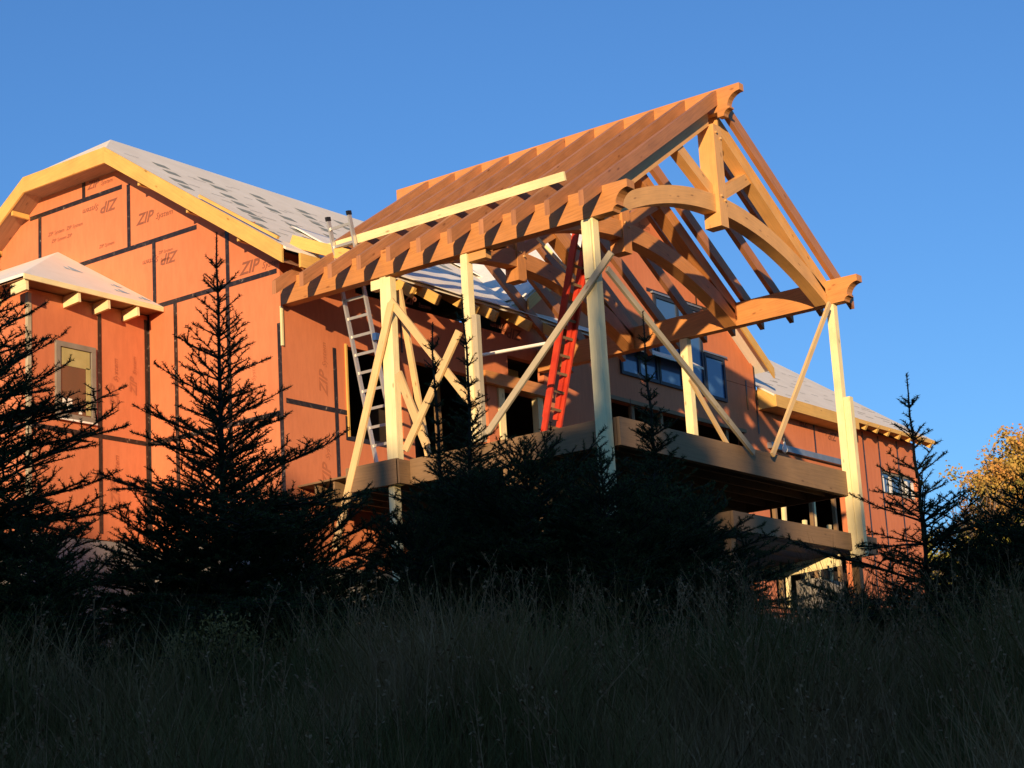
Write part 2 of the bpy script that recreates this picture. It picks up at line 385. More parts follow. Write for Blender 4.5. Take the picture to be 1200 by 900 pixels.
# fascia boards round the clipped gable
fa = MB()
def fasc(p0, p1, y0=YO-.045, y1=YO-.003, h=.30): fa.prism([(p0[0], y0, p0[1]), (p1[0], y0, p1[1]), (p1[0], y0, p1[1]-h), (p0[0], y0, p0[1]-h)], (0, y1-y0, 0))
fasc((XB, ZC+.0), (.5, zroof(.5)-.0)); fasc((XA, ZC), (XB, ZC)); fasc((XL, zroof(XL)), (XA, ZC))
fa.build('fascia', M['fascia'], roof)
fb = MB(); fb.beam((.56, -.10, zroof(.56)-.16), (.56, 1.2, zroof(.56)-.16), .045, .24); fb.build('eave_board', M['fascia'], roof)
f2 = MB(); f2.beam((-1.4, YO-.02, zroof(-1.4)+.06), (.35, YO+.04, zroof(.35)+.075), .05, .05); f2.beam((.2, .1, zroof(.2)+.06), (1.3, .35, zroof(1.3)+.32), .05, .2); f2.build('loose_board', M['fascia'], roof)
sf = MB()
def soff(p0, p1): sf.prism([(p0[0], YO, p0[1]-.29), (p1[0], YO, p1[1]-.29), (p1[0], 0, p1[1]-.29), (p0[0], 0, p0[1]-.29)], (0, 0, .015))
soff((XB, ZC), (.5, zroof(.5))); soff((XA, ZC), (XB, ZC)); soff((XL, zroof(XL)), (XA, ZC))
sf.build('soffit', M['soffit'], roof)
for x in (-2.95, -1.75, -.55, -7.2, -6.4):
    o = MB().beam((x, YO+.02, zroof(x)-.33), (x, -.01, zroof(x)-.33), .05, .09).build('lookout', M['fascia'], roof)
# rafter tails under the open eave behind the porch
for y in (2.75, 3.45, 4.55, 5.15, 6.2, 7.0):
    MB().beam((-.2, y, zroof(-.2)-.15), (.62, y, zroof(.62)-.15), .07, .19).build('rafter_tail', M['fascia'], roof)

# side wall (plane X=0) with openings
def wall_cells(mb, ycuts, zcuts, holes, x0=-T, x1=0.0):
    ys = sorted(set(ycuts + [h[0] for h in holes]+[h[1] for h in holes])); zs = sorted(set(zcuts+[h[2] for h in holes]+[h[3] for h in holes]))
    for a, b in zip(ys, ys[1:]):
        run = None
        for c, d in zip(zs, zs[1:]):
            hole = any(h[0] <= a and b <= h[1] and h[2] <= c and d <= h[3] for h in holes)
            if hole:
                if run: mb.box(x0, x1, a, b, run[0], run[1]); run = None
            else: run = (run[0], d) if run else (c, d)
        if run: mb.box(x0, x1, a, b, run[0], run[1])
holes = [(1.9, 6.3, -.02, .36), (1.59, 3.05, -2.62, -1.03), (3.35, 5.55, -3.55, -1.0), (6.25, 7.42, -.82, -.42), (5.86, 7.4, -3.55, -1.12), (9.6, 15.05, -4.6, -.78)]
sw = MB(); wall_cells(sw, [T+.001, 15.8], [-4.9, .36], holes)
GY, GZ, GS = 11.3, 4.05, .70
GLY, GRY = 6.55, 15.8
sw.prism([(0, GLY, .37), (0, GY, GZ-.1), (0, GRY, GZ-.1-(GRY-GY)*GS), (0, GRY, .37)], (-T, 0, 0))
side = sw.build('side_wall', M['zip'], house)
MB().box(-.2, .02, .2, 15.78, -8, -4.91).build('foundation', M['concrete'], house)
tp = MB()
def hX(y0, y1, z, x=.004): tp.box(x, x+.003, y0, y1, z-TW/2, z+TW/2)
def vX(y, z0, z1, x=.004, k=1): tp.box(x, x+.005, y-TW/2*k, y+TW/2*k, z0, z1)
hX(.06, 1.59, -2.22); vX(1.29, -4.2, -1.12); vX(1.545, -2.7, -2.28, k=.8); hX(1.53, 3.05, -2.66)
vX(13.44, 1.83, 2.6, k=.6); hX(11.4, 13.9, 1.9); vX(3.1, -.9, .3, k=.6); vX(15.76, -.7, .95, k=.7); vX(15.35, -.2, .5, k=.6)
tp.build('seam_tape', M['tape'], side)
lt = Prints(side, M['ink']); xx = .005; F_, B_ = (0, 1, 0), (0, -1, 0)
logo(lt, (xx, 10.75, 3.28), F_, U_, 1.0); logo(lt, (xx, 13.6, 2.16), F_, U_, 1.0)
logo(lt, (xx, 6.75, .14), B_, D_, 1.0); logo(lt, (xx, 3.2, .05), F_, U_, .8)
logo(lt, (xx, 1.08, -2.0), U_, B_, .95, M['ink_faint']); logo(lt, (xx, 1.08, -3.6), U_, B_, .95, M['ink_faint'])
lt.build('printed_lettering', M['ink'], side)
# trim, header, studs
MB().box(.003, .06, 9.4, 15.1, -.78, -.70).build('wall_trim', M['treated'], side)
MB().box(.003, .14, 5.35, 7.5, -1.11, -.88).build('header', M['frame'], side)
for y in (5.98, 7.22): MB().box(-.12, .02, y-.09, y+.09, -3.55, -1.12).build('stud', M['lumber'], side)
for y in (10.6, 11.7, 12.9, 14.4): MB().box(-.13, -.04, y-.05, y+.05, -3.5, -.78).build('stud', M['treated'], side)
MB().box(-.13, -.04, 15.05, 15.15, -3.5, -.78).build('stud', M['treated'], side)
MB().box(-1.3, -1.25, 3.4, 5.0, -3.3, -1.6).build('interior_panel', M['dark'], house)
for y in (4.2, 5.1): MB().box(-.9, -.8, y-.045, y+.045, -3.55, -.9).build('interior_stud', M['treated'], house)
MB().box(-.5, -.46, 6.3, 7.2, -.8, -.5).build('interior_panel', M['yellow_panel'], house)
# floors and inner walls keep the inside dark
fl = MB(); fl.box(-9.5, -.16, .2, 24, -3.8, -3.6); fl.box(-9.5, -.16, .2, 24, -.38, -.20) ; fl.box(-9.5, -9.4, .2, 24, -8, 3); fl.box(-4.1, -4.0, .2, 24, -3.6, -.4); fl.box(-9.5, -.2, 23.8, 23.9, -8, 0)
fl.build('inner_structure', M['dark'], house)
# black frame round the first opening
ow = MB(); ow.box(.0, .03, 1.56, 1.60, -2.64, -1.0); ow.build('opening_edge', M['fascia'], side)
# cross gable roof with white membrane on the slope that faces us
cg = MB(); zg = lambda y: GZ-abs(y-GY)*GS
cg.prism([(.40, GLY-.1, zg(GLY-.1)), (.40, GY, GZ), (-6, GY, GZ), (-6, GLY-.1, zg(GLY-.1))], (0, 0, -.045))
cg.prism([(.40, 15.95, zg(15.95)), (.40, GY, GZ), (-6, GY, GZ), (-6, 15.95, zg(15.95))], (0, 0, -.045))
cgo = cg.build('cross_gable_roof', M['roofing'], house)
sheet('white_membrane', (.38, GLY-.05, zg(GLY-.05)), (-5.5, 0, 0), (0, GY-GLY, (GY-GLY)*GS), 16, 34, .012, cgo, M['membrane'], 4, .03)
ff = MB()
for a, b in ((GLY-.1, GY), (15.95, GY)): ff.prism([(.405, a, zg(a)), (.405, b, GZ), (.405, b, GZ-.24), (.405, a, zg(a)-.24)], (.04, 0, 0))
ff.build('fascia', M['fascia'], cgo)

# windows: frame (proud of the wall) > glass, mullion
def window_x(name_parent, x, y0, y1, z0, z1, fm, gm, fwid=.07, mull=(), label=None):
    f = MB(); d = .05
    f.box(x+.002, x+d, y0, y1, z1-fwid, z1); f.box(x+.002, x+d, y0, y1, z0, z0+fwid); f.box(x+.002, x+d, y0, y0+fwid, z0+fwid, z1-fwid); f.box(x+.002, x+d, y1-fwid, y1, z0+fwid, z1-fwid)
    for m_ in mull: f.box(x+.004, x+d-.004, m_-.04, m_+.04, z0+fwid, z1-fwid)
    o = f.build('window', fm, name_parent)
    if label: o['label'] = label
    MB().box(x+.003, x+.018, y0+fwid, y1-fwid, z0+fwid, z1-fwid).build('glass_pane', gm, o)
    return o
window_x(side, 0, 11.62, 13.5, -.17, 1.83, M['winframe_blue'], M['glass'], mull=(12.55,), label='tall window under the gable, its sky reflection painted blue')
window_x(side, 0, 13.53, 14.4, -.17, .84, M['winframe_blue'], M['glass'], label='small square window, its sky reflection painted blue')
window_x(side, 0, 10.15, 11.59, -.17, .84, M['winframe_blue'], M['glass'], mull=(10.85,), label='low window left of the tall one, its sky reflection painted blue')
MB().box(.003, .07, 13.5, 14.5, .85, .89).build('window_flashing', M['metal'], side); MB().box(.003, .07, 11.55, 13.55, 1.84, 1.88).build('window_flashing', M['metal'], side)

# bay in front of the gable wall
BX, BY = -3.2, -2.65
bw = MB()
bw.box(-8.2, BX, BY, BY+T, -4.2, -.12); bw.box(BX-T, BX, BY+T+.001, -.01, -4.2, -.12)
bay = bw.build('bay_wall', M['zip'], house, label='square bay with its own small roof, standing out from the gable wall')
MB().box(-8.18, BX-.02, BY+.02, -.03, -8, -4.21).build('foundation', M['concrete'], house)
tp = MB()
tp.box(BX+.004, BX+.007, BY, -.02, -2.47, -2.39); 
for y, z0 in ((-1.12, -4.1), (-.05, -4.1)): tp.box(BX+.004, BX+.009, y-.04, y+.04, z0, -.2)
tp.box(-8.1, BX, BY-.007, BY-.004, -2.47, -2.39); tp.build('seam_tape', M['tape'], bay)
MB().box(BX-.05, BX+.02, BY-.02, BY+.05, -4.1, -.2).build('corner_board', M['lumber_grey'], bay)
lt = Prints(bay, M['ink_faint']); logo(lt, (BX+.01, -.72, -1.9), U_, B_, .9); logo(lt, (BX+.01, -.3, -1.6), U_, B_, .7); logo(lt, (BX+.01, -.72, -3.6), U_, B_, .9)
lt.build('printed_lettering', M['ink'], bay)
bwin = window_x(bay, BX, -2.10, -1.24, -2.24, -.92, M['winframe'], M['glass_warm'], .09, label='grey-framed window with yellow trim inside, in the bay')
bi = MB(); bi.box(BX+.02, BX+.026, -1.98, -1.36, -1.32, -1.02); bi.box(BX+.02, BX+.026, -1.44, -1.34, -2.12, -1.30); bi.build('inner_trim', M['yellow_panel'], bwin)
si = MB(); si.box(BX+.02, BX+.03, -1.95, -1.75, -1.98, -1.88); si.box(BX+.02, BX+.03, -1.85, -1.75, -2.1, -1.97); si.box(BX+.02, BX+.03, -1.6, -1.54, -2.12, -2.02); si.build('sticker', M['membrane'], bwin)
MB().box(BX+.052, BX+.075, -2.1, -1.24, -2.27, -2.24).build('sill', M['membrane'], bwin)
# bay roof
EX, EY, EZ = -2.80, -3.08, -.03; PK = (-5.58, 0, 1.62)
br = MB()
def rsheet(mb, pts, n=14, amp=.012):
    mb.prism(pts, (0, 0, -.05))
rsheet(br, [(EX, 0, EZ), PK, (EX, EY, EZ)]); rsheet(br, [(EX, EY, EZ), PK, (-8.4, 0, 1.62), (-8.4, EY, EZ)])
bro = br.build('bay_roof', M['membrane'], house)
bm_ = MB(); n1 = (V(PK)-V((EX, 0, EZ))).cross(V((0, -1, 0))).normalized(); n1 = n1 if n1.z > 0 else -n1
e_up = V((PK[0]-EX, 0, PK[2]-EZ)).normalized()
for (y, u, k) in ((-.62, .45, 1.0), (-.95, 1.5, 1.25), (-.25, .25, .9), (-.4, .9, .8)):
    a = V((EX, y, EZ))+e_up*u+n1*.006
    bm_.quad([a, a+V((0, .22*k, 0)), a+V((0, .11*k, 0))+e_up*.28*k]); bm_.quad([a+V((0, -.10*k, 0))+e_up*.02, a+V((0, .0, 0))+e_up*.02, a+V((0, -.05*k, 0))+e_up*.16*k])
bm_.build('printed_marks', M['bluemark'], bro)
MB().box(EX+.001, EX+.03, EY, -.02, EZ-.10, EZ-.052+.04).build('fascia', M['lumber'], bro)
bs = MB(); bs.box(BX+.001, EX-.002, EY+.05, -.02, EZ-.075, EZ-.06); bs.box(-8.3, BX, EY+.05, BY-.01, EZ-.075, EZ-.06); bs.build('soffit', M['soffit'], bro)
for y in (-2.99, -1.89, -1.24, -.58): MB().beam((BX+.005, y, EZ-.20), (EX-.01, y, EZ-.17), .055, .19).build('rafter_tail', M['lumber'], bro)
for x in (-3.9, -5.1, -6.3): MB().beam((x, BY-.005, EZ-.17), (x, EY+.02, EZ-.17), .055, .15).build('rafter_tail', M['lumber'], bro)

# right wing
wg = MB(); wall_cells(wg, [15.801, 24.0], [-4.9, .1], [(21.85, 23.95, -1.42, -.82), (15.95, 19.75, -4.7, -1.5)])
wg.prism([(0.0, 24.0, -4.9), (0, 24, .1), (-4, 24, 2.7), (-8, 24, .1), (-8, 24, -4.9)], (0, -.15, 0))
wing = wg.build('wing_wall', M['zip'], house)
tp = MB()
for y in (18.45, 19.85, 21.0, 21.85, 22.9): tp.box(.004, .008, y-.035, y+.035, -4.5 if y > 19.9 else -.85, 0.05)
tp.build('seam_tape', M['tape'], wing)
for i, y in enumerate((16.35, 16.75, 17.75, 18.1, 18.25, 18.9, 19.3)):
    MB().beam((-.10-.05*(i % 3), y, -4.7), (-.10, y+.06*(i % 2), -1.5-.5*(i % 3)), .09, .08, (0, 1, 0)).build('stud', M['lumber'] if i % 3 else M['treated'], wing)
lt = Prints(wing, M['ink']); logo(lt, (.006, 18.2, -.05), B_, D_, .95); logo(lt, (.006, 19.6, -.2), B_, D_, .95); lt.build('printed_lettering', M['ink'], wing)
for y0, y1 in ((21.9, 22.5), (22.6, 23.2), (23.3, 23.9)): pass
wq = window_x(wing, -.1, 21.87, 23.93, -1.41, -.83, M['winframe'], M['glass'], .05, mull=(22.5, 23.2))
sh = MB()
for y in (22.0, 22.42, 23.05, 23.35, 23.7): sh.box(-.06, -.045, y-.07, y+.07, -1.36, -.95)
sh.build('sticker', M['membrane'], wq)
MB().box(.003, .12, 16.1, 20.0, -1.0, -.86).build('ledger_flashing', M['metal'], wing)
MB().box(-.16, .02, 15.9, 24, -8, -4.91).build('foundation', M['concrete'], house)
wr = MB(); zw = lambda x: .46-SL*x
wr.prism([(.45, 15.82, zw(.45)), (-4.2, 15.82, zw(-4.2)), (-4.2, 24.3, zw(-4.2)), (.45, 24.3, zw(.45))], (0, 0, -.045))
wr.prism([(-4.2, 15.96, zw(-4.2)), (-8.8, 15.96, zw(-4.2)-4.6*SL), (-8.8, 24.3, zw(-4.2)-4.6*SL), (-4.2, 24.3, zw(-4.2))], (0, 0, -.045))
wro = wr.build('wing_roof', M['roofing'], house)
mk = MB(); nrmw = nrm
for i in range(70):
    xx_ = rs.uniform(-3.6, .3); y = rs.uniform(16.2, 23.6); a = V((xx_, y, zw(xx_)))+nrm*.004; w_ = rs.uniform(.2, .6); mk.quad([a, a+rv*w_, a+rv*w_+upv*.03, a+upv*.03])
mk.build('printed_marks', M['roofmark'], wro)
MB().box(.452, .49, 15.82, 19.9, zw(.45)-.29, zw(.45)-.01).build('fascia', M['fascia'], wro)
MB().box(.01, .45, 15.82, 19.9, zw(.45)-.29, zw(.45)-.26).build('soffit', M['fascia'], wro)
MB().box(.452, .475, 19.91, 24.3, zw(.45)-.11, zw(.45)-.01).build('sub_fascia', M['fascia'], wro)
MB().prism([(.45, 15.83, zw(.45)-.05), (.45, 15.83, zw(.45)-.29), (.01, 15.83, zw(.45)-.29), (.01, 15.83, zw(.01)-.05)], (0, .03, 0)).build('roof_end_board', M['fascia'], wro)
MB().box(-4, -.002, 15.66, 15.81, .2, 1.0).build('wall_return', M['zip'], wro)
for i in range(7):
    y = 20.4+.61*i; MB().beam((.0, y, zw(0)-.15), (.44, y, zw(.44)-.15), .09, .18).build('rafter_tail', M['fascia'], wro)

# ------------------------------------------------------------------ the timber porch
porch = empty('timber_porch_frame', 'open gabled porch frame of warm brown timber rafters and arched trusses, no roofing on it', 'porch frame')
CY = 3.71; RZ = 2.41; E_ = .655
YT = -.50
zt = lambda y: RZ-abs(y-CY)*E_ - .0
FR, FL = M['frame'], M['frame_light']
for side_ in (-1, 1):
    for i in range(11):
        X = .33+.6165*i
        yt = CY+side_*(CY-YT); yr = CY+side_*.075
        zt0, zr0 = zt(yt), zt(yr); h = .255
        poly = [(X-.045, yr, zr0), (X-.045, yt, zt0), (X-.045, yt, zt0-h*.92), (X-.045, yr, zr0-h)]
        mb = MB().prism(poly, (.09, 0, 0))
        mb.build('rafter', M['rafter'], porch)
# ridge beam with a carved end
def carved(prof, y0, y1, name, m=FR): return MB().prism([(a, y0, b) for a, b in prof], (0, y1-y0, 0)).build(name, m, porch)
def cove(x0, z0, x1, z1, n=6):   # quarter curve from (x0,z0) to (x1,z1)
    return [(x0+(x1-x0)*math.sin(k*math.pi/2/n), z0+(z1-z0)*(1-math.cos(k*math.pi/2/n))) for k in range(n+1)]
zr = RZ-.025
carved([(-.4, zr), (6.97, zr)] + cove(6.97, zr-.12, 6.72, zr-.34) + [(6.76, zr-.35)] + cove(6.76, zr-.38, 6.64, zr-.49, 4) + [(6.52, zr-.49), (6.52, zr-.40), (-.4, zr-.40)], CY-.07, CY+.07, 'ridge_beam')
# eave beams
for (y0, y1) in ((0.0, .20), (7.22, 7.42)):
    zb, ztp = -.60, -.17
    for s0, s1, m_ in ((0.01, 2.47, FR), (2.472, 6.92, FR)):
        if s0 < 1: MB().box(s0, s1, y0, y1, zb, ztp).build('eave_beam', m_, porch)
        else: carved([(s0, ztp), (6.98, ztp)]+cove(6.98, ztp-.12, 6.76, ztp-.33)+[(6.79, ztp-.335)]+cove(6.79, ztp-.35, 6.70, zb, 3)+[(s0, zb)], y0, y1, 'eave_beam', m_)
# trusses
def truss(x0, x1, m, front=False):
    w_ = x1-x0
    t = empty('truss', None, None); t.parent = porch
    # arched chord
    n = 22; hw = 3.46; bot = []; top = []
    for half in (-1, 1):
        bot = [(x0, CY+half*(hw*k/n), .28-(hw*k/n)**2/13.5) for k in range(n+1)]
        top = [(x0, CY+half*(hw*k/n), .585-(hw*k/n)**2/13.2) for k in range(n+1)]
        for q in (bot, top): q[0] = (q[0][0], CY+half*.13, q[0][2])
        mb = MB()
        for k in range(n):
            a, b, c, d = [V(p) for p in (bot[k], bot[k+1], top[k+1], top[k])]
            va = [V((w_, 0, 0))+p for p in (a, b, c, d)]; L = k*.16
            fl_ = (lambda q, u: (q, u) if half > 0 else (q[::-1], u[::-1]))
            for q, u in (([va[0], va[1], va[2], va[3]], [(L, 0), (L+.16, 0), (L+.16, .34), (L, .34)]), ([a, d, c, b], [(L, 0), (L, .34), (L+.16, .34), (L+.16, 0)]),
                         ([a, b, va[1], va[0]], [(L, 1), (L+.16, 1), (L+.16, 1.3), (L, 1.3)]), ([d, va[3], va[2], c], [(L, 2), (L, 2.3), (L+.16, 2.3), (L+.16, 2)])):
                q, u = fl_(q, u); mb.quad(q, u)
            if k == n-1: mb.quad([b, c, va[2], va[1]])
            if k == 0: mb.quad([a, d, va[3], va[0]])
        mb.build('arched_chord', m, t)
        # principal rafter
        h = .29
        y_a, y_b = CY+half*.14, CY+half*3.60
        zz = lambda y: zt(y)-.258
        MB().prism([(x0, y_a, zz(y_a)), (x0, y_b, zz(y_b)), (x0, y_b, max(-.6, zz(y_b)-h)), (x0, y_a, zz(y_a)-h)], (w_, 0, 0)).build('principal_rafter', m if not front else m, t)
        # strut
        a = V((x0+w_/2, CY+half*1.12, 1.18)); b = V((x0+w_/2, CY+half*.135, .64))
        MB().beam(b, a, w_*.75, .20).build('strut', m, t)
    kp = MB(); k0, k1 = x0-.01, x1+(.07 if front else .02)
    kp.prism([(k0, CY-.12, .04), (k0, CY+.12, .04), (k0, CY+.12, 1.80), (k0, CY-.12, 1.80)], (k1-k0, 0, 0)); kpo = kp.build('king_post', m, t)
    for (dy, z) in ((-.06, 1.66), (.07, 1.58), (-.05, .56), (.06, .50)):
        MB().tube([(k1-.02, CY+dy, z), (k1+.035, CY+dy, z)], .022, 8).build('peg', M['peg'], kpo)
    return t
truss(6.15, 6.38, FL, True); truss(4.28, 4.53, FR); truss(2.05, 2.30, FR)
# props that carry the frame
def post(name, a, b, w_, d_, m, label):
    o = MB().beam(a, b, w_, d_, up=(0, 1, 0)).build(name, m); props(o, label, 'post', 'temporary posts under the porch frame'); return o
pl = empty('lumber_post', 'thick doubled pale post at the porch corner nearest the orange wall, aluminium ladder beside it', 'post', 'temporary posts under the porch frame')
MB().box(2.15, 2.268, .03, .18, -5.7, -.605).build('stud_ply', M['lumber'], pl); MB().box(2.272, 2.375, .02, .16, -4.0, -.63).build('stud_ply', M['lumber'], pl)
MB().box(1.95, 2.148, .04, .18, -.78, -.62).build('cleat', M['lumber'], pl)
pc = empty('lumber_post', 'tall front post left of centre, sunlit at the top and grey-green in shade below', 'post', 'temporary posts under the porch frame')
MB().box(6.12, 6.32, .02, .17, -6.6, -.605).build('stud_ply', M['lumber'], pc); MB().box(6.14, 6.30, -.022, .018, -1.52, -.64).build('splice_board', M['lumber'], pc)
pm = empty('lumber_post', 'slim pale post between the doubled corner post and the front post', 'post', 'temporary posts under the porch frame')
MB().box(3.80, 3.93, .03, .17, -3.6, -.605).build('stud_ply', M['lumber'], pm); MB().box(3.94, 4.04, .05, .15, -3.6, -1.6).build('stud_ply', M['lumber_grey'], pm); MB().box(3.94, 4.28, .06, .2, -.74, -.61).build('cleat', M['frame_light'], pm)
pr = empty('lumber_post', 'brightly sunlit pale post at the far right front corner of the porch', 'post', 'temporary posts under the porch frame')
MB().box(6.33, 6.47, 7.24, 7.38, -5.1, -.605).build('stud_ply', M['lumber'], pr); MB().box(6.475, 6.60, 7.26, 7.38, -5.1, -2.3).build('stud_ply', M['lumber'], pr)
p5 = empty('lumber_post', 'short-looking post under the right eave beam, in front of the blue windows', 'post', 'temporary posts under the porch frame')
MB().box(3.26, 3.42, 7.24, 7.38, -3.6, -.605).build('stud_ply', M['lumber'], p5)
# braces
BG = 'diagonal braces between the porch posts'
def brace(a, b, w_, h_, m, label, up=(0, 1, 0)):
    o = MB().beam(a, b, w_, h_, up).build('diagonal_brace', m); props(o, label, 'brace', BG)
brace((6.66, -.05, -1.24), (4.2, -.05, -3.52), .045, .10, M['lumber_grey'], 'grey board running down leftwards from the front post across the red ladder', (1, 0, 1))
brace((6.53, .0, -1.45), (6.53, 3.85, -3.72), .045, .10, M['lumber_grey'], 'grey board running down rightwards from the front post to the deck edge', (0, 1, 1))
brace((5.0, 4.62, -2.1), (5.0, 5.95, -3.35), .045, .08, M['lumber_tan'], 'short warm board just behind the post by the blue windows', (0, 1, 1))
brace((6.53, 6.98, -.66), (6.53, 4.45, -3.68), .045, .085, M['lumber_tan'], 'thin board slanting down leftwards from the far right corner post', (0, 1, 1))
brace((2.44, -.05, -1.1), (1.05, -.05, -4.85), .045, .13, M['lumber_tan'], 'long pale board from the doubled post down past the deck rim', (1, 0, 1))
brace((2.40, -.02, -1.05), (3.95, -.02, -3.05), .045, .12, M['lumber_tan'], 'pale board crossing down rightwards from the doubled post', (1, 0, 1))
brace((3.80, -.09, -1.85), (2.62, -.09, -3.52), .045, .12, M['lumber_tan'], 'pale board crossing up rightwards towards the slim post', (1, 0, 1))
brace((2.22, .42, -.75), (2.66, .42, -3.55), .05, .10, M['lumber_tan'], 'steep darker board just right of the doubled post', (1, 0, 0))
brace((2.50, -.03, -2.25), (3.0, -.03, -3.5), .045, .13, M['lumber_tan'], 'stubby board end splayed out low beside the doubled post', (1, 0, 1))
# long board lying on the rafters
o = MB().beam((.42, .36, zt(.36)+.07), (5.62, .40, zt(.40)+.075), .045, .14, (0, -.25, 1)).build('long_board', M['lumber']); props(o, 'long pale yellow board lying across the rafters just above the eave', 'board')
o = MB().beam((2.9, 3.4, .62), (3.35, 3.9, -.15), .04, .05).build('loose_strip', M['lumber']); props(o, 'short white strip of wood leaning inside the frame by the top of the red ladder', 'wood strip')

# ------------------------------------------------------------------ decks
deck = empty('porch_deck', 'raised deck platform of dark treated lumber carrying the porch', 'deck')
TR = M['treated']
MB().box(6.36, 6.41, .22, 7.22, -4.03, -3.61).build('rim_board', TR, deck); MB().box(6.30, 6.35, .22, 7.3, -4.03, -3.61).build('rim_board', TR, deck)
MB().box(2.46, 6.10, .20, .25, -4.0, -3.60).build('rim_board', TR, deck)
MB().box(1.35, 2.42, -.06, -.01, -4.0, -3.60).build('rim_board', TR, deck); MB().box(2.40, 2.455, -.06, .40, -4.0, -3.62).build('rim_board', TR, deck)
MB().box(.01, 6.30, 7.25, 7.30, -4.03, -3.61).build('rim_board', TR, deck)
for i in range(15):
    x = .35+.4*i; MB().box(x, x+.04, .30, 7.2, -3.98, -3.68).build('joist', TR, deck)
MB().box(.01, 6.28, .26, 7.24, -3.66, -3.63).build('deck_boards', TR, deck)
MB().box(4.2, 4.4, .3, 7.2, -4.3, -3.99).build('girder', TR, deck)
for (x, y) in ((4.3, 1.2), (4.3, 5.8)): MB().box(x-.08, x+.08, y-.08, y+.08, -7.2, -4.3).build('leg', TR, deck)
land = empty('lower_landing', 'lower platform of brown lumber under the right half of the deck', 'landing')
MB().box(6.33, 6.38, 3.3, 8.2, -4.98, -4.68).build('rim_board', TR, land); MB().box(3.0, 6.32, 3.3, 3.35, -4.98, -4.68).build('rim_board', TR, land); MB().box(3.0, 6.32, 8.15, 8.2, -4.98, -4.68).build('rim_board', TR, land)
for i in range(8): MB().box(3.2+.4*i, 3.24+.4*i, 3.36, 8.14, -4.95, -4.7).build('joist', TR, land)
for (x, y) in ((6.1, 3.6), (6.1, 7.9), (3.3, 7.9), (3.3, 3.6)): MB().box(x-.07, x+.07, y-.07, y+.07, -7.2, -4.99).build('leg', TR, land)
o = MB().beam((4.5, 7.0, -5.22), (6.25, 7.0, -5.15), .05, .20).build('support_beam', M['lumber']); props(o, 'pale beam under the lower landing at right', 'beam')
o = MB().box(2.6, 3.0, 3.3, 4.75, -7.2, -4.2).build('concrete_pier', M['concrete']); props(o, 'bluish concrete pier in the shade under the middle of the deck', 'pier')
o = MB().box(5.2, 5.6, 7.3, 8.3, -7.2, -5.35).build('concrete_pier', M['concrete']); props(o, 'bluish concrete pier under the landing by the right spruce', 'pier')
for i, (x, y, z, lab) in enumerate(((1.2, 8.6, -2.75, 'white work-light bulb hanging left of the post by the blue windows'), (1.2, 10.9, -2.8, 'white work-light bulb hanging right of the post by the blue windows'), (5.9, 6.05, -3.35, 'white work-light bulb over the right part of the deck rim'))):
    e = empty('hanging_bulb', lab, 'bulb', 'work-light bulbs'); prof = [(0, .0), (.035, .02), (.05, .06), (.04, .11), (.02, .15), (.02, .2)]
    MB().tube([(x, y, z+b) for a, b in prof], [max(a, .004) for a, b in prof], 10).build('bulb', M['bulb'], e); MB().tube([(x, y, z+.2), (x, y, z+.26)], .024, 8).build('socket', M['blackplastic'], e)
    if i < 2: MB().tube([(x, y, z+.26), (x, y, z+1.6)], .006, 5).build('cable', M['blackplastic'], e)
o = MB().tube([(2.89, 1.5, -1.80), (4.29, 1.5, -1.87)], .028, 8).build('pale_pipe', M['membrane']); props(o, 'thin pale pipe tied level across the dark opening left of the red ladder', 'pipe')
# ladders
def ladder(name, label, foot, top, half, rung_dir, rail_m, rung_m, caps, step=.305, rw=.035, rd=.075, fly=None):
    e = empty(name, label, 'ladder'); foot = V(foot); top = V(top); rd_ = V(rung_dir).normalized(); d = (top-foot).normalized(); nn = d.cross(rd_)
    for s_ in (-1, 1):
        r = MB().beam(foot+rd_*half*s_, top+rd_*half*s_, rw, rd, nn).build('rail', rail_m, e)
        MB().beam(top+rd_*half*s_, top+rd_*half*s_+d*.07, rw+.015, rd+.015, nn).build('end_cap', caps, r)
        if fly:
            k0, k1 = fly; MB().beam(foot+d*k0+rd_*(half-rw-.004)*s_+nn*.06, foot+d*k1+rd_*(half-rw-.004)*s_+nn*.06, rw, rd*.9, nn).build('fly_rail', rail_m, e)
    L = (top-foot).length; k = .25
    while k < L-.1:
        p = foot+d*k; MB().beam(p-rd_*(half-.01), p+rd_*(half-.01), .045, .035, nn).build('rung', rung_m, e); k += step
    return e
lad = ladder('aluminium_ladder', 'silver aluminium ladder on the deck inside the left eave, its top above the rafters', (1.25, 1.15, -3.58), (1.22, .16, .66), .23, (1, 0, 0), M['alu'], M['alu'], M['blackplastic'])
MB().box(1.50, 1.58, .55, .66, -1.42, -1.30).build('lock', M['blueplastic'], lad)
ladder('red_ladder', 'red fibreglass ladder leaning up through the middle of the porch frame', (2.75, 3.35, -3.58), (4.12, 3.25, .95), .20, (0, 1, 0), M['redglass'], M['treated'], M['blackplastic'], rw=.045, rd=.10, fly=(1.0, 4.4))

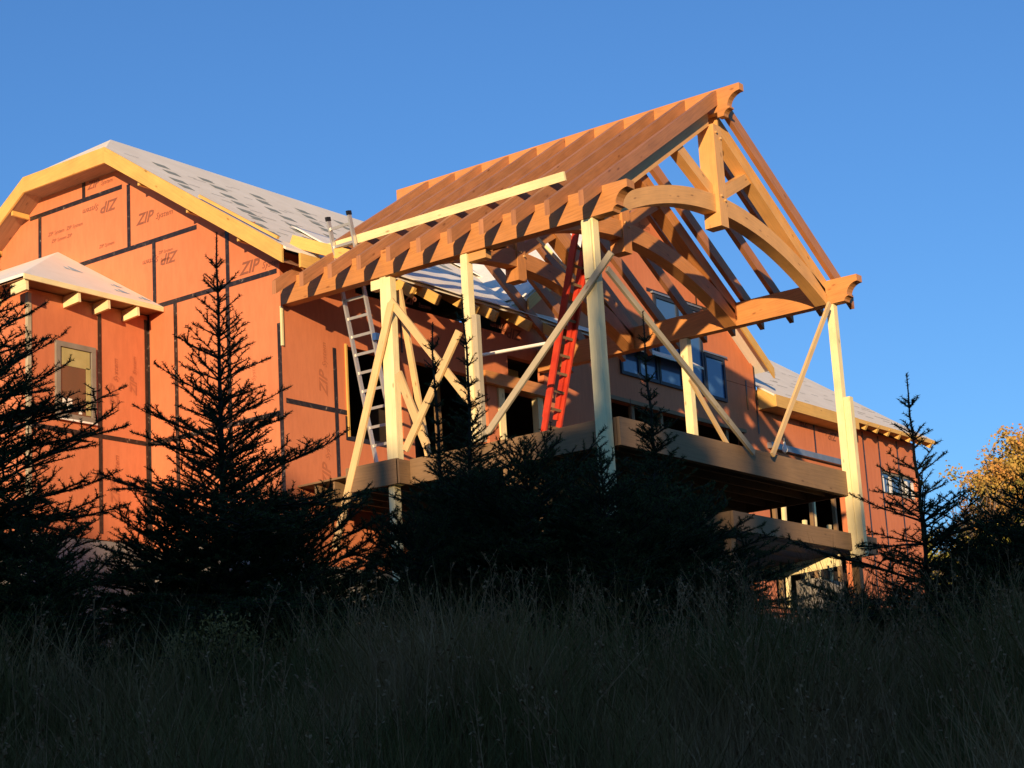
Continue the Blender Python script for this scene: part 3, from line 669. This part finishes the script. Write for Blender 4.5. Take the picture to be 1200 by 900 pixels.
# ------------------------------------------------------------------ plants
def rot_about(v, axis, a): return Matrix.Rotation(a, 3, axis) @ v
def needles(segs, spacing, length, width, rng):
    """needle triangles round the segments [(p0,p1)]"""
    P0 = np.array([s[0] for s in segs]); P1 = np.array([s[1] for s in segs]); D = P1-P0; L = np.linalg.norm(D, axis=1); cnt = np.maximum(2, (L/spacing).astype(int))
    idx = np.repeat(np.arange(len(segs)), cnt); u = rng.random(len(idx)); base = P0[idx]+D[idx]*u[:, None]; d = D[idx]/L[idx][:, None]
    r = rng.normal(size=(len(idx), 3)); r -= (r*d).sum(1)[:, None]*d; r /= np.linalg.norm(r, axis=1)[:, None]; r[:, 2] = r[:, 2]*.8+.12
    dirn = r+d*.55; dirn /= np.linalg.norm(dirn, axis=1)[:, None]; ln = length*rng.uniform(.7, 1.15, len(idx))[:, None]
    w_ = np.cross(dirn, rng.normal(size=(len(idx), 3))); w_ /= np.linalg.norm(w_, axis=1)[:, None]; w_ *= width/2
    return np.stack([base-w_, base+w_, base+dirn*ln], axis=1).reshape(-1, 3)
def sticks(segs, n=4):
    """thin prisms (p0,p1,r0,r1) -> quads"""
    P0 = np.array([s[0] for s in segs]); P1 = np.array([s[1] for s in segs]); R0 = np.array([s[2] for s in segs])[:, None]; R1 = np.array([s[3] for s in segs])[:, None]
    D = P1-P0; D = D/np.linalg.norm(D, axis=1)[:, None]; A = np.cross(D, np.where(np.abs(D[:, 2:3]) < .9, [[0, 0, 1.]], [[1., 0, 0]])); A /= np.linalg.norm(A, axis=1)[:, None]; B = np.cross(D, A)
    out = []
    for k in range(n):
        a0, a1 = 2*math.pi*k/n, 2*math.pi*(k+1)/n; d0 = A*math.cos(a0)+B*math.sin(a0); d1 = A*math.cos(a1)+B*math.sin(a1)
        out.append(np.stack([P0+d0*R0, P0+d1*R0, P1+d1*R1, P1+d0*R1], axis=1))
    return np.concatenate(out).reshape(-1, 3)
def spruce(label, top, R, seed, group='young spruces in front of the house', lean=0, dens=1.0, openness=1.0, inter=1.0, skirt=.5, tm=.5, sink=.1, p=1.1, up=1.0, name='spruce_tree', nm='needles'):
    rnd = random.Random(seed); rng = np.random.default_rng(seed); tx, ty, tz = top; bz = ground_z(tx, ty)-sink; H = tz-bz
    e = empty(name, label, 'tree', group)
    S = []; N = []
    base = V((tx-lean, ty, bz)); tp_ = V(top); NSEG = 14
    tr = [base.lerp(tp_, k/NSEG)+V((rnd.uniform(-1, 1), rnd.uniform(-1, 1), 0))*.012*(0 < k < NSEG) for k in range(NSEG+1)]
    def tpos(z): 
        u = max(0, min(.9999, z/H))*NSEG; k = int(u); return tr[k].lerp(tr[k+1], u-k)
    rad = [.0085*H*(1-k/NSEG)**1.0+.004 for k in range(NSEG+1)]
    TRK = MB().tube(tr, rad, 8)
    for k in range(int(NSEG*.6), NSEG): N.append((tuple(tr[k]), tuple(tr[k+1])))
    def branch(p0, az, elv, L, lvl):
        d = V((math.cos(az)*math.cos(elv), math.sin(az)*math.cos(elv), math.sin(elv))); n = max(3, int(L/.10)); n = min(n, 9); st = L/n; p = p0; pts = [p]
        for i in range(n):
            d = (d+V((rnd.uniform(-.09, .09), rnd.uniform(-.09, .09), .05 if i > n*.45 else -.035))).normalized(); p = p+d*st; pts.append(p)
        r0 = .0035+.006*L
        for i in range(n):
            S.append((tuple(pts[i]), tuple(pts[i+1]), r0*(1-i/n)+.0015, r0*(1-(i+1)/n)+.0012))
            if i/n > .15 or L < .3: N.append((tuple(pts[i]), tuple(pts[i+1])))
        if lvl >= 2: return
        stp = (.050 if lvl == 0 else .045)/dens; q = L*.16+rnd.uniform(0, stp); sgn = 1
        while q < L*.96:
            i = min(n-1, int(q/st)); pp = pts[i].lerp(pts[i+1], q/st-i); dl = (pts[i+1]-pts[i]).normalized()
            tl = ((.36 if L < .45 else .44)*(L-q)+.055)*rnd.uniform(.55, 1.2); sgn = -sgn
            if rnd.random() > .06:
                hv = rot_about(dl, V((0, 0, 1)), sgn*math.radians(rnd.uniform(40, 72))); hv.z += rnd.uniform(-.12, .22)
                a2 = math.atan2(hv.y, hv.x); e2 = math.atan2(hv.z, math.hypot(hv.x, hv.y))
                branch(pp, a2, e2, tl, lvl+1 if tl > .16 else 2)
            q += stp*rnd.uniform(.6, 1.4)
    z = H*.05; az0 = 0
    while z < H*.965:
        t = (H-z)/H; n = rnd.choice((5, 5, 6, 6)); az0 += rnd.uniform(.3, 1.2)
        Lb = R*min(1, (t/tm)**p)*(1+skirt*max(0, t-.45))
        for k in range(n):
            az = az0+k*2*math.pi/n+rnd.uniform(-.25, .25); L = Lb*(rnd.uniform(.72, 1.12) if t < .4 else rnd.uniform(.55, 1.25))
            if rnd.random() < .10*openness: L *= .6
            elv = math.radians((46*(1-t)**1.2+2)*up+rnd.uniform(-9, 12)); branch(tpos(z), az, elv, max(.06, L), 0)
        # small branches between the whorls
        gap = (.04+.028*min(H, 4))*(.55+.75*(1-t)*openness)/dens**.5
        for k in range(int(rnd.choice((1, 2, 3))*inter+.5) if t < .35 else int(rnd.choice((4, 5, 6))*inter*(1+.5*(t > .6)))):
            zz = z+gap*rnd.uniform(.2, .8)
            if zz < H*.95: branch(tpos(zz), rnd.uniform(0, 6.28), math.radians(25+20*(1-t)), Lb*(rnd.uniform(.2, .5) if t < .35 else rnd.uniform(.3, .85)), 1 if t < .5 else 0)
        z += gap
    TRK.build('trunk', M['bark'], e)
    fastmesh('branches', sticks(S, 4), None, M['bark'], e, 4)
    fastmesh('foliage', needles(N, .0029, .0225, .0055, rng), None, M[nm], e, 3)
    return e
spruce('dark spruce cut by the left edge, its crown reaching above the bay window', (12.28, -15.74, -5.62), .82, 11, tm=.45)
spruce('tall pointed spruce standing before the left gable wall', (13.13, -14.55, -5.67), .80, 12, tm=.6, p=1.15, skirt=.9)
spruce('spruce with a thin bare leader rising before the slim middle post', (13.46, -12.45, -5.75), .95, 13, tm=.72, p=2.0, openness=1.2)
spruce('slimmer second spruce tip just left of the middle spruce', (13.30, -12.60, -5.95), .66, 14, tm=.8, p=2.0)
spruce('spruce whose thin leader crosses the front post brace', (14.22, -11.27, -5.82), 1.0, 15, tm=.8, p=2.0, openness=1.2)
spruce('sparse-topped spruce on the right standing before the wing of the house', (16.38, -11.54, -6.75), .80, 16, tm=.8, p=1.15, openness=2.6, inter=.55, dens=.85, skirt=1.2)
spruce('low dark spruce cut by the right edge of the picture', (17.32, -11.50, -7.55), .75, 17, tm=.4)
spruce('low wide spruce filling the gap under the middle of the deck', (14.15, -12.75, -6.95), .80, 18, tm=.3)
spruce('low dark spruce under the right half of the deck', (14.85, -12.15, -7.30), .62, 19, tm=.3)
spruce('low wide spruce in the gap between the bay and the tall left spruce', (12.35, -14.30, -7.20), .62, 22, tm=.3)
spruce('low wide spruce before the long slanting board left of the doubled post', (13.05, -13.75, -7.25), .78, 21, tm=.3)
spruce('low spruce hiding the foot of the front post', (14.80, -12.83, -7.15), .66, 23, tm=.35)
spruce('low bush-like spruce in the lower left corner under the bay window', (12.85, -15.75, -7.60), .55, 24, tm=.3)
spruce('low bush-like spruce right of the right-hand sparse spruce', (16.75, -11.25, -7.72), .62, 26, tm=.3)
spruce('low bush-like spruce before the doubled corner post', (13.62, -13.30, -7.42), .60, 27, tm=.3)
spruce('small blue-green seedling between the two left spruces', (12.68, -15.51, -7.72), .26, 20, tm=.6, nm='pineneedles', group=None, name='pine_seedling')

# meadow grass
def blades(n, s0, s1, hmin, hmax, wid, seed, tspread=None):
    r = np.random.default_rng(seed); s = s0+(s1-s0)*r.random(n)**1.0; half = s*.30+.6; t = (r.random(n)*2-1)*half
    cx = CP.x+FWD.x*s+RGT.x*t; cy = CP.y+FWD.y*s+RGT.y*t
    z = np.interp(s, [a for a, b in SP], [b for a, b in SP])+.10*np.sin(s*.9+t*.7)+.07*np.sin(t*1.9-s*.4)-.05*np.maximum(0, t-1.5)-.03
    cl = .60+.28*np.sin(s*2.1+np.sin(t*1.7)*2)*np.sin(t*2.7+s*.6)+.30*np.maximum(0, np.sin(t*6.1+np.sin(s*3)*2)*np.sin(s*4.3+t)); hh = (hmin+(hmax-hmin)*r.random(n)**1.6)*cl
    az = r.random(n)*6.283; bend = r.uniform(.1, .55, n)*hh; wa = r.random(n)*3.1416
    b = np.stack([cx, cy, z], 1); bd = np.stack([np.cos(az), np.sin(az), 0*az], 1); wv = np.stack([np.cos(wa), np.sin(wa), 0*wa], 1)*(wid*r.uniform(.6, 1.4, n))[:, None]
    m1 = b+bd*(bend*.3)[:, None]; m1[:, 2] += hh*.6; tpp = b+bd*bend[:, None]; tpp[:, 2] += hh*.97
    q = np.stack([b-wv, b+wv, m1+wv*.7, m1-wv*.7, m1-wv*.7, m1+wv*.7, tpp+wv*.08, tpp-wv*.08], 1)
    return q.reshape(-1, 3)
g = np.concatenate([blades(70000, 3.6, 9, .3, .9, .0026, 1), blades(110000, 8.5, 18, .35, .95, .0036, 2), blades(30000, 17, 36, .3, .8, .008, 3)])
o = fastmesh('meadow_grass', g, None, M['grass'], None, 4); props(o, 'tall dark meadow grass in deep shade', 'grass', None, 'stuff')
# dry weeds with side stems and seed heads
rnd = random.Random(5); S = []; leaf = []
def weed(s, t, h):
    x, y = pt(s, t); z = ground_z(x, y); p = V((x, y, z)); d = V((rnd.uniform(-.12, .12), rnd.uniform(-.12, .12), 1)).normalized(); n = 7; pts = [p]
    for i in range(n): d = (d+V((rnd.uniform(-.08, .08), rnd.uniform(-.08, .08), 0))).normalized(); p = p+d*h/n; pts.append(p)
    for i in range(n): S.append((tuple(pts[i]), tuple(pts[i+1]), .0032*(1-i/n)+.0012, .0032*(1-(i+1)/n)+.001))
    for k in range(rnd.randint(4, 14)):
        u = rnd.uniform(.4, 1)*n; i = min(n-1, int(u)); q = pts[i].lerp(pts[i+1], u-i); a = rnd.uniform(0, 6.28); L = h*rnd.uniform(.05, .16)
        e = q+V((math.cos(a)*.55, math.sin(a)*.55, .8)).normalized()*L; S.append((tuple(q), tuple(e), .0016, .001))
        for m in range(3):
            w_ = q.lerp(e, rnd.uniform(.4, 1)); dv = V((rnd.gauss(0, 1), rnd.gauss(0, 1), rnd.gauss(.5, 1))).normalized()*.013; sd = dv.cross(V((rnd.random(), rnd.random(), rnd.random()))).normalized()*.005
            leaf.extend([tuple(w_-sd), tuple(w_+sd), tuple(w_+dv+sd), tuple(w_+dv-sd)])
for i in range(950):
    s = rnd.uniform(7, 15.5); t = rnd.uniform(-1, 1)*s*.29; dens_r = 1.0 if t > s*.1 else .55
    if rnd.random() < dens_r: weed(s, t, rnd.uniform(.35, .8))
for i in range(60): weed(rnd.uniform(4.2, 7), rnd.uniform(-1.6, 1.6), rnd.uniform(.3, .6))
for i in range(260):   # denser brown brush under the right half of the deck and along the right side
    s = rnd.uniform(10.5, 13.5); t = rnd.choice((rnd.gauss(1.15, .28), rnd.gauss(2.6, .5), rnd.gauss(-.2, .5))); weed(s, t, rnd.uniform(.45, .85))
wv = np.concatenate([sticks(S, 3), np.array(leaf)]); o = fastmesh('dry_weeds', wv, None, M['weed'], None, 4); props(o, 'dry brown weed stalks with seed heads along the top of the meadow', 'weeds', None, 'stuff')

straw = blades(2600, 3.7, 12, .35, .95, .0042, 11); o = fastmesh('dry_straw', straw, None, M['weed'], None, 4); props(o, 'pale straw blades scattered through the dark meadow grass', 'straw', None, 'stuff')
e = empty('golden_bush', 'small golden-brown bush at the foot of the tall left spruce', 'bush'); rnd = random.Random(77); S = []; lf = []
bx, by = pt(10.2, -1.60); bz = ground_z(bx, by)+.32
for i in range(30):
    a = rnd.uniform(0, 6.28); p = V((bx+rnd.gauss(0, .05), by+rnd.gauss(0, .05), bz)); d = V((math.cos(a)*rnd.uniform(.1, .9), math.sin(a)*rnd.uniform(.1, .9), 1)).normalized()
    for k in range(6):
        q = p+d*.055; S.append((tuple(p), tuple(q), .003, .0025)); d = (d+V((rnd.gauss(0, .2), rnd.gauss(0, .2), rnd.gauss(-.05, .1)))).normalized(); p = q
        for m_ in range(9 if k > 1 else 0):
            c = q+V((rnd.gauss(0, .025), rnd.gauss(0, .025), rnd.gauss(0, .025))); u = V((rnd.gauss(0, 1), rnd.gauss(0, 1), rnd.gauss(0, 1))).normalized()*.012; w2 = u.orthogonal().normalized()*.005
            lf.extend([tuple(c-u), tuple(c+w2), tuple(c+u), tuple(c-w2)])
fastmesh('branches', sticks(S, 4), None, M['bark'], e, 4); fastmesh('foliage', np.array(lf), None, M['bushleaf'], e, 4)

# broadleaf trees in autumn colour, far right
def broadleaf(label, base, H, R, seed, m, nleaf=52000, lsize=.15, cat='tree', bare=False, group='autumn trees right of the house'):
    rnd = random.Random(seed); rng = np.random.default_rng(seed); e = empty('autumn_tree', label, cat, group); S = []; tips = []
    def grow(p, d, L, r, lvl):
        n = 4; q = p
        for i in range(n):
            d = (d+V((rnd.uniform(-.16, .16), rnd.uniform(-.16, .16), rnd.uniform(-.04, .10)))).normalized(); q2 = q+d*L/n
            S.append((tuple(q), tuple(q2), r*(1-i/n*.4), r*(1-(i+1)/n*.4))); q = q2
            if lvl >= 2: tips.append(q)
        if lvl < 4:
            for k in range(rnd.choice((3, 4)) if lvl < 3 else 3):
                a = rnd.uniform(0, 6.28); sp = rnd.uniform(.35, .85); ax = d.orthogonal().normalized(); ax = rot_about(ax, d, a); nd = rot_about(d, ax, sp); grow(q if k else p.lerp(q, .75), nd, L*rnd.uniform(.58, .76), r*.52, lvl+1)
    grow(V(base), V((0, 0, 1)), H*.36, H*.018, 0)
    fastmesh('trunk', sticks(S, 6), None, M['greybark'], e, 4)
    if not bare:
        T_ = np.array([tuple(t) for t in tips]); c = T_[rng.integers(0, len(T_), nleaf)]+rng.normal(size=(nleaf, 3))*R*.055
        a = rng.normal(size=(nleaf, 3)); a /= np.linalg.norm(a, axis=1)[:, None]; b = np.cross(a, rng.normal(size=(nleaf, 3))); b /= np.linalg.norm(b, axis=1)[:, None]
        sz = (lsize*rng.uniform(.5, 1.1, nleaf))[:, None]
        fastmesh('crown', np.stack([c-a*sz*.5, c+b*sz*.35, c+a*sz*.5, c-b*sz*.35], 1).reshape(-1, 3), None, m, e, 4)
def gz(x, y): return ground_z(x, y)
for lab, x, y, ztop, R, sd, m, bare in (('orange-leaved tree at the right edge, tallest of the autumn trees', -3.6, 44.8, 4.3, 3.2, 31, 'autumn', False), ('yellow-green tree left of the orange one', -3.6, 41.0, 1.3, 2.4, 32, 'goldgreen', False),
     ('bare grey tree between the house and the coloured trees', -3.6, 37.0, 2.4, 2.6, 33, 'autumn', True), ('low orange and green tree behind the right spruce', -7.0, 47.0, 2.2, 3, 34, 'goldgreen', False)):
    b = gz(x, y)-.2; broadleaf(lab, (x, y, b), (ztop-b), R, sd, M[m], bare=bare)

# wood on the far side of the valley, behind the camera, whose shade lies on the meadow
rnd = random.Random(9); tri = []
W_ = V((math.cos(TH), math.sin(TH), 0)); SD = V((SUN.x, SUN.y, 0)).normalized()
def conifer(x, y, zt_, r0):
    zb = ground_z(x, y)-1; H = zt_-zb; n = 26
    for i in range(n):
        z = zb+H*(.04+.96*i/n); R = r0*(1-i/n)**.8+.12
        for k in range(26):
            a = rnd.uniform(0, 6.28); L = R*rnd.uniform(.65, 1.15); w_ = .75*R+.3; c, s_ = math.cos(a), math.sin(a); zz = z+rnd.uniform(0, H/n)
            tri.extend([(x-s_*w_*.5, y+c*w_*.5, zz+.6), (x+s_*w_*.5, y-c*w_*.5, zz+.6), (x+c*L, y+s_*L, zz-.35)])
def wood_at(wc, D, house_z, r0):
    p = W_*wc + SD*D; conifer(p.x, p.y, house_z+D*math.tan(EL), r0)
for i in range(240):
    wood_at(-62+i*.62+rnd.uniform(-.7, .7), 62+rnd.uniform(0, 16), -4.45+rnd.uniform(-.6, .3), rnd.uniform(2.4, 3.6))
# taller trees of the same wood whose shade reaches the front post and the middle of the deck
wood_at(5.5, 66, -2.3, 1.5); wood_at(6.5, 70, -3.4, 2.0); wood_at(7.6, 67, -3.5, 2.0)
o = fastmesh('woodland', np.array(tri), None, M['woodland'], None, 3); props(o, 'dark conifer wood across the valley, behind the viewer', 'woodland', None, 'stuff')
